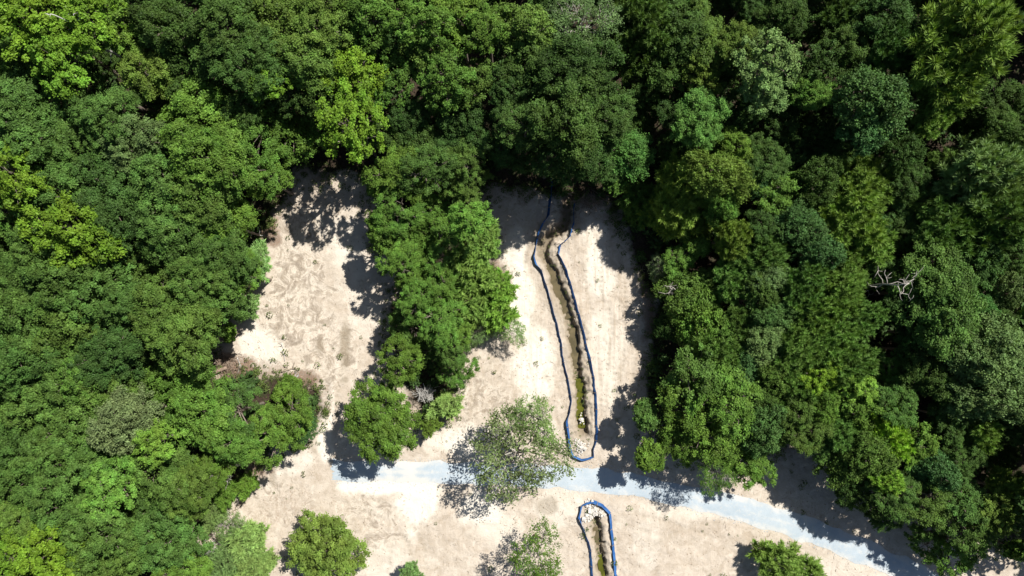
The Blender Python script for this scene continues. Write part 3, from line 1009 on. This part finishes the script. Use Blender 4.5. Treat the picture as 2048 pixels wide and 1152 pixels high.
LANDMARK = [l for l in LANDMARK if l[2] != 'dark gap in the left wood' and l[2] != 'olive top-edge tree' and l[2] != 'bright top-edge tree']
DIRS = ['right of', 'upper right of', 'above', 'upper left of', 'left of', 'lower left of', 'below', 'lower right of']
ORD = ['nearest', 'second', 'third', 'fourth', 'fifth', 'sixth', 'seventh', 'eighth', 'ninth', 'tenth', 'eleventh', 'twelfth']

def parse():
    T = []
    for line in TREES.strip().splitlines():
        a, _, lab = line.partition('|'); f = a.split()
        T.append(dict(u=float(f[0]), v=float(f[1]), r=float(f[2]), h=float(f[3]), k=f[4], c=f[5], lab=lab.strip(), own=bool(lab.strip())))
    return T
TR = parse()
def describe(T):
    rows = {}
    for t in T:
        if t['lab']: continue
        best = min(LANDMARK, key=lambda l: math.hypot(l[0] - t['u'], l[1] - t['v']) + (1e4 if math.hypot(l[0] - t['u'], l[1] - t['v']) < 14 else 0))
        dx = t['u'] - best[0]; dy = best[1] - t['v']
        d = DIRS[int(round(math.atan2(dy, dx) / (math.pi / 4))) % 8]
        size = 'small ' if t['r'] < 38 else ('broad ' if t['r'] >= 74 else '')
        what = f"{size}{CWORD[t['c']]} {KWORD[t['k']]}"
        rows.setdefault((what, d, best[2]), []).append((math.hypot(dx, dy), t))
    for (what, d, lm), lst in rows.items():
        lst.sort(key=lambda q: q[0])
        for i, (_, t) in enumerate(lst):
            t['lab'] = f"{what} {d} the {lm}" if len(lst) == 1 else f"{what}, {ORD[i]} {'one' if i else 'such one'} {d} the {lm}"
def fill_gaps(T):
    rr = random.Random(11)
    for v in range(-10, 1165, 34):
        for u in range(-10, 2060, 34):
            uu, vv = u + rr.uniform(-12, 12), v + rr.uniform(-12, 12)
            x, y = at(uu, vv, 5); q = np.array([x]); w = np.array([y])
            if poly_sd(q, w, SAND)[0] > -3.0: continue
            if min(math.hypot(t['u'] - uu, t['v'] - vv) - t['r'] * 0.86 for t in T) < 14: continue
            T.append(dict(u=uu, v=vv, r=rr.uniform(36, 50), h=rr.uniform(7.5, 10.5), k=rr.choice('OOR'), c='d', lab='', own=False))
fill_gaps(TR)
describe(TR)

def place_tree(t, i):
    rr = random.Random(int(t['u'] * 31 + t['v'] * 7))
    asp = {'P': .9, 'O': .92, 'M': 1.0, 'R': 1.0, 'N': 1.12, 'S': .8, 'F': .9, 'B': .8}[t['k']] * rr.uniform(.92, 1.12)
    h = t['h']
    if h >= 14: h += 1.6 if t['own'] else rr.uniform(-3.2, 1.8)
    if h >= 12 and t['k'] in 'OMRN': asp *= 1.15
    R = t['r'] * (1.07 if t['u'] > 1230 and t['v'] < 800 else 1.0) * (H - h * 0.75) / FPX
    zc = max(h - 0.8 * R * asp, 0.55 * R * asp)
    x, y = at(t['u'], t['v'], zc + 0.25 * R * asp)
    g = gz(x, y)
    root = empty(ONAME[t['k']], (x, y, g))
    tag(root, t['lab'], {'F': 'sapling', 'B': 'bush'}.get(t['k'], 'tree'), 'saplings and bushes around the clearings' if t['k'] in 'FB' else 'trees of the wood')
    v = KINDS[t['k']]; me, lm = v[rr.randrange(len(v))]
    rz = rr.uniform(0, 6.283)
    br = rr.uniform(0.86, 1.16); hu = rr.uniform(-0.08, 0.08)
    c = [q * KMUL[t['k']] * w for q, w in zip(TINT[t['c']], (0.95, 1.07, 1.08))]; col = (c[0] * br * (1 + hu), c[1] * br, c[2] * br * (1 - hu), 1)
    sx = rr.uniform(.88, 1.14)
    cr = link('crown', me, None, root); cr.location = (0, 0, zc); cr.scale = (R * sx, R / sx, R * asp); cr.rotation_euler = (0, 0, rz); cr.color = col
    lb = link('limbs', lm, None, root); lb.location = (0, 0, zc); lb.scale = (R * sx, R / sx, R * asp); lb.rotation_euler = (0, 0, rz)
    tk = link('trunk', TR_PALE if t['k'] == 'S' else TRUNKS[i % 3], None, root)
    dbh = 0.035 + 0.011 * h
    tk.scale = (dbh, dbh, zc); tk.rotation_euler = (0, 0, rr.uniform(0, 6.28))
for i, t in enumerate(TR): place_tree(t, i)

# ------------------------------------------------------------------ woods beyond the frame and undergrowth: nobody could count these
def crown_cloud(name, spots, per, cols_seed, zs=1.0):
    r = np.random.default_rng(cols_seed); V = []; tint = []; n = 0
    for x, y, z, R in spots:
        d = unit(r.normal(size=(per, 3)) + np.array([0, 0, .5]))
        rad = R * (0.72 + 0.28 * np.abs(np.sin(d[:, 0:1] * 9 + x) * np.cos(d[:, 1:2] * 8 + y)) + r.normal(0, .05, (per, 1)))
        C = np.array([x, y, z]) + d * rad * np.array([1, 1, .8 * zs])
        nrm = unit(d * .5 + np.array([0, 0, .6]) + r.normal(size=d.shape) * .45)
        t = unit(np.cross(nrm, r.normal(size=d.shape))); b = np.cross(nrm, t)
        s = r.uniform(.7, 1.3, (per, 1)) * min(0.34, 0.2 * R)
        v, f = leaves(C, t * s, b * s * .65); V.append(v)
        tint.append(np.repeat(r.uniform(.6, 1.3, per) * r.uniform(.75, 1.25), 4))
    V = np.vstack(V); F = np.arange(len(V)).reshape(-1, 4)
    return mesh_np(name, V, F, np.concatenate(tint))
spots = []
r_ = random.Random(5)
for u in range(-420, 2480, 105):
    for v in range(-330, 1500, 105):
        uu = u + r_.uniform(-30, 30); vv = v + r_.uniform(-30, 30)
        if -65 < uu < 2113 and -65 < vv < 1217: continue
        x, y = at(uu, vv, 13)
        if poly_sd(np.array([x]), np.array([y]), SAND)[0] > -3: continue
        spots.append((x, y, 13 + r_.uniform(-2, 2.5), r_.uniform(3.6, 5.2)))
fo = link('surrounding_wood', crown_cloud('surrounding_wood', spots, 1500, 4), M['foliage'])
fo.color = (0.05, 0.10, 0.023, 1)
tag(fo, 'mass of green treetops continuing beyond the edges of the view', 'woodland', kind='stuff')
spots = []
for _ in range(2600):
    u, v = r_.uniform(-40, 2090), r_.uniform(-40, 1190)
    x, y = at(u, v)
    s = sand_at(x, y)
    if s > 0.35 or r_.random() < 0.25: continue
    R = r_.uniform(0.5, 1.5)
    spots.append((x, y, 0.3 + R * 0.5, R))
un = link('undergrowth', crown_cloud('undergrowth', spots, 90, 6), M['foliage']); un.color = (0.05, 0.095, 0.025, 1)
tag(un, 'low leafy undergrowth on the forest floor beneath the trees', 'undergrowth', kind='stuff')

spots = []
while len(spots) < 2600:
    u, v = r_.uniform(380, 2040), r_.uniform(290, 1170)
    x, y = at(u, v)
    i_, j_ = int(np.clip(np.searchsorted(gy, y), 0, ny - 1)), int(np.clip(np.searchsorted(gx, x), 0, nx - 1))
    e = min(abs(sd_n[i_, j_]), abs(strip[i_, j_]) + .4)
    if rd[i_, j_] < 2 or r_.random() > math.exp(-(e / 1.3) ** 2) + 0.012: continue
    R = r_.uniform(0.12, 0.55)
    spots.append((x, y, gz(x, y) + R * .35, R))
for ln_, cnt in ((DITCH, 170), (DITCH_B, 60)):
    for _ in range(cnt):
        p_ = ln_[r_.randrange(2, len(ln_))]
        x, y = p_[0] + r_.gauss(-.1, .4), p_[1] + r_.gauss(0, .3); R = r_.uniform(.08, .26)
        spots.append((x, y, gz(x, y) + R * .3, R))
wd_ = link('weeds', crown_cloud('weeds', spots, 34, 8), M['foliage']); wd_.color = (0.11, 0.15, 0.04, 1)
tag(wd_, 'low weeds and grass tufts along the edges of the clearings', 'weeds', kind='stuff')

# ------------------------------------------------------------------ dead wood, stones and clods
def stick_mesh(name, seed, mat, n=6, r0=0.03, amp=0.1, forks=2):
    r = np.random.default_rng(seed); mb = MB()
    P = bent(r, (0, 0, 0), (1, 0, 0), n, amp); mb.tube(P, np.linspace(r0, r0 * 0.35, n), 5)
    for k in range(forks):
        i = r.integers(1, n - 1); q = P[i] + np.array([r.uniform(.2, .45), r.uniform(-.35, .35), r.uniform(0, .2)])
        mb.tube(bent(r, P[i], q, 4, amp), np.linspace(r0 * .5, r0 * .18, 4), 4)
    me = mb.mesh(name); me.materials.append(M[mat])
    return me
ST_GREY = [stick_mesh('dead_branch', 50 + i, 'dead_wood', r0=0.022) for i in range(4)]
ST_BRN = [stick_mesh('brown_branch', 60 + i, 'brown_wood', r0=0.022) for i in range(4)]
def pile(name, u, v, label, cat, meshes, n, rad, ang, spread, length=(1.0, 2.4), zmax=0.9, seed=1):
    x, y = at(u, v); g = gz(x, y); rr = random.Random(seed)
    root = empty(name, (x, y, g)); tag(root, label, cat)
    for i in range(n):
        b = link('branch', meshes[rr.randrange(len(meshes))], None, root)
        a = ang + rr.gauss(0, spread); q = rr.uniform(0, 6.28); d = rad * math.sqrt(rr.random())
        s = rr.uniform(*length)
        b.location = (math.cos(q) * d - math.cos(a) * s * .5, math.sin(q) * d * 0.75 - math.sin(a) * s * .5, rr.uniform(0.04, zmax) * (1 - 0.6 * d / rad))
        b.rotation_euler = (rr.uniform(0, 6.28), rr.uniform(-.3, .12), a); b.scale = (s, s, s)
    return root
brush = pile('brush_pile', 455, 728, 'brown tangle of branches around the uprooted stump at the clearing edge', 'brush pile', ST_BRN, 70, 2.0, 0.6, 1.2, (.8, 2.2), .8, 3)
pile('brush_pile', 428, 1112, 'grey heap of dead branches on bare soil at the lower left', 'brush pile', ST_GREY, 90, 2.3, 1.0, .45, (1.2, 3.2), .9, 4)
pile('brush_pile', 484, 1052, 'small scatter of grey dead sticks among the lower left saplings', 'brush pile', ST_GREY, 14, 1.0, .2, .9, (.6, 1.4), .5, 5)
pile('dead_shrub', 853, 788, 'dead white shrub with bare branches above the dense roadside tree', 'dead shrub', ST_GREY, 46, 0.9, 1.9, 1.6, (1.2, 2.4), 3.2, 6)
pile('brush_pile', 1178, 402, 'brown brush and roots in shade at the head of the ditch', 'brush pile', ST_BRN, 50, 2.2, .3, 1.0, (1, 2.6), .7, 7)
def log(u0, v0, u1, v1, r0, r1, label, mat='log_wood', z=0.12, seed=0):
    a = at(u0, v0); b = at(u1, v1); r = np.random.default_rng(seed)
    ga, gb = gz(*a), gz(*b)
    root = empty('log', (a[0], a[1], ga)); tag(root, label, 'log')
    mb = MB(); P = bent(r, (0, 0, z), (b[0] - a[0], b[1] - a[1], gb - ga + z + .05), 8, .03)
    mb.tube(P, np.linspace(r0, r1, 8), 8)
    link('stem', mb.mesh('log_stem'), M[mat], root)
    mb = MB()
    for k in range(3):
        i = int(r.integers(2, 7)); q = P[i] + np.array([r.normal() * .5, r.normal() * .5, r.uniform(.15, .5)])
        mb.tube(bent(r, P[i], q, 4), np.linspace(r1 * .8, r1 * .3, 4), 4)
    link('branch_stub', mb.mesh('log_stubs'), M[mat], root)
    return root
st = log(421, 747, 456, 735, 0.42, 0.22, 'thick grey uprooted stump lying in the brown brush pile', 'brown_wood', .35, 1)
r9 = np.random.default_rng(9); mb = MB()
for k in range(9):
    a = k * .7; mb.tube(bent(r9, (0, 0, .35), (-.35 + .2 * r9.normal(), .75 * math.cos(a), .35 + .6 * math.sin(a)), 4), np.linspace(.12, .04, 4), 5)
link('root', mb.mesh('stump_roots'), M['brown_wood'], st)
log(564, 744, 590, 735, .12, .08, 'thin broken log at the top of the crown jutting into the clearing', seed=2)
log(588, 760, 598, 750, .12, .10, 'short pale log end on reddish litter beside the left clearing track', 'dead_wood', seed=3)
log(422, 1008, 486, 972, .09, .05, 'long thin fallen trunk slanting toward the sapling left of the road', seed=4)
log(452, 1034, 488, 1002, .09, .04, 'thin fallen trunk lying parallel below the longer one', seed=5)
log(563, 684, 570, 722, .06, .05, 'pale straight pole lying on soil in the left clearing', 'dead_wood', .05, 6)
log(474, 714, 484, 736, .06, .04, 'short pale stick at the right edge of the brown brush pile', 'dead_wood', .05, 7)
log(500, 470, 528, 472, .06, .04, 'pale bare stick at the upper left edge of the left clearing', 'dead_wood', .3, 8)
log(1262, 537, 1290, 539, .07, .05, 'dark thin log at the right clearing edge below the shade', 'brown_wood', .05, 9)
log(1400, 905, 1416, 916, .10, .06, 'pale dead limb under the broad tree by the road', 'dead_wood', .4, 10)

def dead_tree(name, u, v, h, label, seed, mat='dead_wood', nb=11, lean=(0, 0), blen=3.4):
    x, y = at(u, v); r = np.random.default_rng(seed); root = empty(name, (x, y, gz(x, y))); tag(root, label, 'dead tree')
    mb = MB(); P = bent(r, (0, 0, -.1), (lean[0], lean[1], h), 9, .02)
    mb.tube(P, np.linspace(.22, .05, 9), 8); link('trunk', mb.mesh('dead_trunk'), M[mat], root)
    for k in range(nb):
        i = int(r.integers(4, 9)); a = r.uniform(0, 6.28); L = blen * r.uniform(.4, 1.1)
        q = P[i] + np.array([math.cos(a) * L, math.sin(a) * L, r.uniform(-.2, .45) * L])
        mb = MB(); Q = bent(r, P[i], q, 6, .09); mb.tube(Q, np.linspace(.06, .018, 6), 5)
        for m in range(3):
            j = int(r.integers(2, 6)); e = Q[j] + r.normal(size=3) * .45
            mb.tube(bent(r, Q[j], e, 3), [.03, .025, .012], 4)
        link('branch', mb.mesh('dead_limb'), M[mat], root)
    return root
dead_tree('dead_tree', 1668, 582, 17.5, 'dead white snag with bare crooked branches in the right wood', 12, blen=2.2, mat='pale_bark')
dead_tree('dead_tree', 318, 171, 21.5, 'bare pale dead branches poking out near the top-left corner', 13, nb=7, blen=2.0)
dead_tree('dead_tree', 488, 925, 9, 'small bare dead tree at the wood edge left of the fallen trunk', 14, nb=9, blen=2.0, mat='pale_bark')
dead_tree('dead_tree', 1326, 584, 7.0, 'grey leafless twiggy top at the right clearing edge', 15, nb=14, blen=1.1, mat='pale_bark')
dead_tree('dead_tree', 1068, 1072, 5.0, 'dark broken stem sticking out of the thin bottom tree', 16, nb=2, blen=1.0, lean=(1.2, .9), mat='brown_wood')

def stone_mesh(seed):
    r = np.random.default_rng(seed)
    import bmesh
    bm = bmesh.new(); bmesh.ops.create_icosphere(bm, subdivisions=1, radius=1)
    for v in bm.verts: v.co = v.co * float(r.uniform(.7, 1.15)); v.co.z *= .7
    me = bpy.data.meshes.new('stone'); bm.to_mesh(me); bm.free(); me.materials.append(M['stone'])
    return me
STONES = [stone_mesh(70 + i) for i in range(5)]
def riprap(u, v, ru, rv, n, label, seed):
    x, y = at(u, v); rr = random.Random(seed); root = empty('stone_pile', (x, y, gz(x, y))); tag(root, label, 'stones', 'riprap at the ditch ends')
    z0 = root.location.z
    for i in range(n):
        q = rr.uniform(0, 6.28); d = rr.random() ** 0.6 * (0.75 + 0.45 * math.sin(q * 3 + seed))
        px, py = math.cos(q) * d * ru / 14.8, math.sin(q) * d * rv / 14.8
        s = rr.uniform(.08, .18) * (1.9 if rr.random() < .15 else 1.0)
        o = link('stone', STONES[rr.randrange(5)], None, root)
        o.location = (px, py, max(gz(x + px, y + py), -.25) - z0 + s * .6); o.scale = (s * rr.uniform(.8, 1.3), s, s * rr.uniform(.7, 1))
        o.rotation_euler = (rr.uniform(-.4, .4), rr.uniform(-.4, .4), rr.uniform(0, 6.28))
riprap(1162, 893, 15, 15, 90, 'pale riprap stones at the lower end of the upper ditch', 1)
riprap(1186, 1022, 23, 22, 260, 'white riprap stones filling the top of the lower fence loop', 2)
riprap(1163, 838, 6, 14, 14, 'few pale stones in the green ditch water', 3)

def scatter(name, label, cat, n, fn, mat, seed, road=False):
    rr = random.Random(seed); V = []; F = []; k = 0
    base, faces = fn
    base = np.array(base)
    made = 0
    while made < n:
        u, v = rr.uniform(400, 1780), rr.uniform(320, 1160)
        x, y = at(u, v)
        dr = rd[int(np.clip(np.searchsorted(gy, y), 0, ny - 1)), int(np.clip(np.searchsorted(gx, x), 0, nx - 1))]
        if road:
            t = rr.randrange(2, len(ROAD)); x, y = ROAD[t][0] + rr.gauss(0, .35), ROAD[t][1] + rr.choice((-1, 1)) * rr.gauss(1.5, .28)
            if x > 62: continue
        elif sand_at(x, y) < .3 or rr.random() > fbm(np.array(x * .3), np.array(y * .3), 3) * 1.5 - .25 or dr < 1.9: continue
        s = rr.uniform(.03, .11) if name != 'twigs' else rr.uniform(.15, .8)
        a = rr.uniform(0, 6.28); ca, sa = math.cos(a), math.sin(a)
        B = base * (s if name != 'twigs' else np.array([s, 1, 1]))
        B = np.stack([B[:, 0] * ca - B[:, 1] * sa + x, B[:, 0] * sa + B[:, 1] * ca + y, B[:, 2] + gz(x, y)], -1)
        V.append(B); F.extend([tuple(i + k for i in f) for f in faces]); k += len(B); made += 1
    me = bpy.data.meshes.new(name); me.from_pydata(np.vstack(V).tolist(), [], F); me.update()
    tag(link(name, me, M[mat]), label, cat, kind='stuff')
scatter('clods', 'loose pale clods and pebbles strewn over the bare soil', 'clods', 4200,
        ([(1, 0, 0), (0, 1, 0), (-1, .2, 0), (.1, -1, 0), (.1, .1, .8)], [(0, 1, 4), (1, 2, 4), (2, 3, 4), (3, 0, 4)]), 'clod', 1)
scatter('twigs', 'small broken twigs littering the cleared soil', 'twigs', 1500,
        ([(-.5, -.012, 0), (.5, -.008, .02), (.5, .008, .02), (-.5, .012, 0), (0, .03, .05)], [(0, 1, 4), (1, 2, 4), (2, 3, 4), (3, 0, 4)]), 'twig', 2)
scatter('road_gravel', 'loose grey gravel spilled along the edges of the road', 'gravel', 1500,
        ([(1, 0, 0), (0, 1, 0), (-1, .2, 0), (.1, -1, 0), (.1, .1, .8)], [(0, 1, 4), (1, 2, 4), (2, 3, 4), (3, 0, 4)]), 'gravel', 3, True)
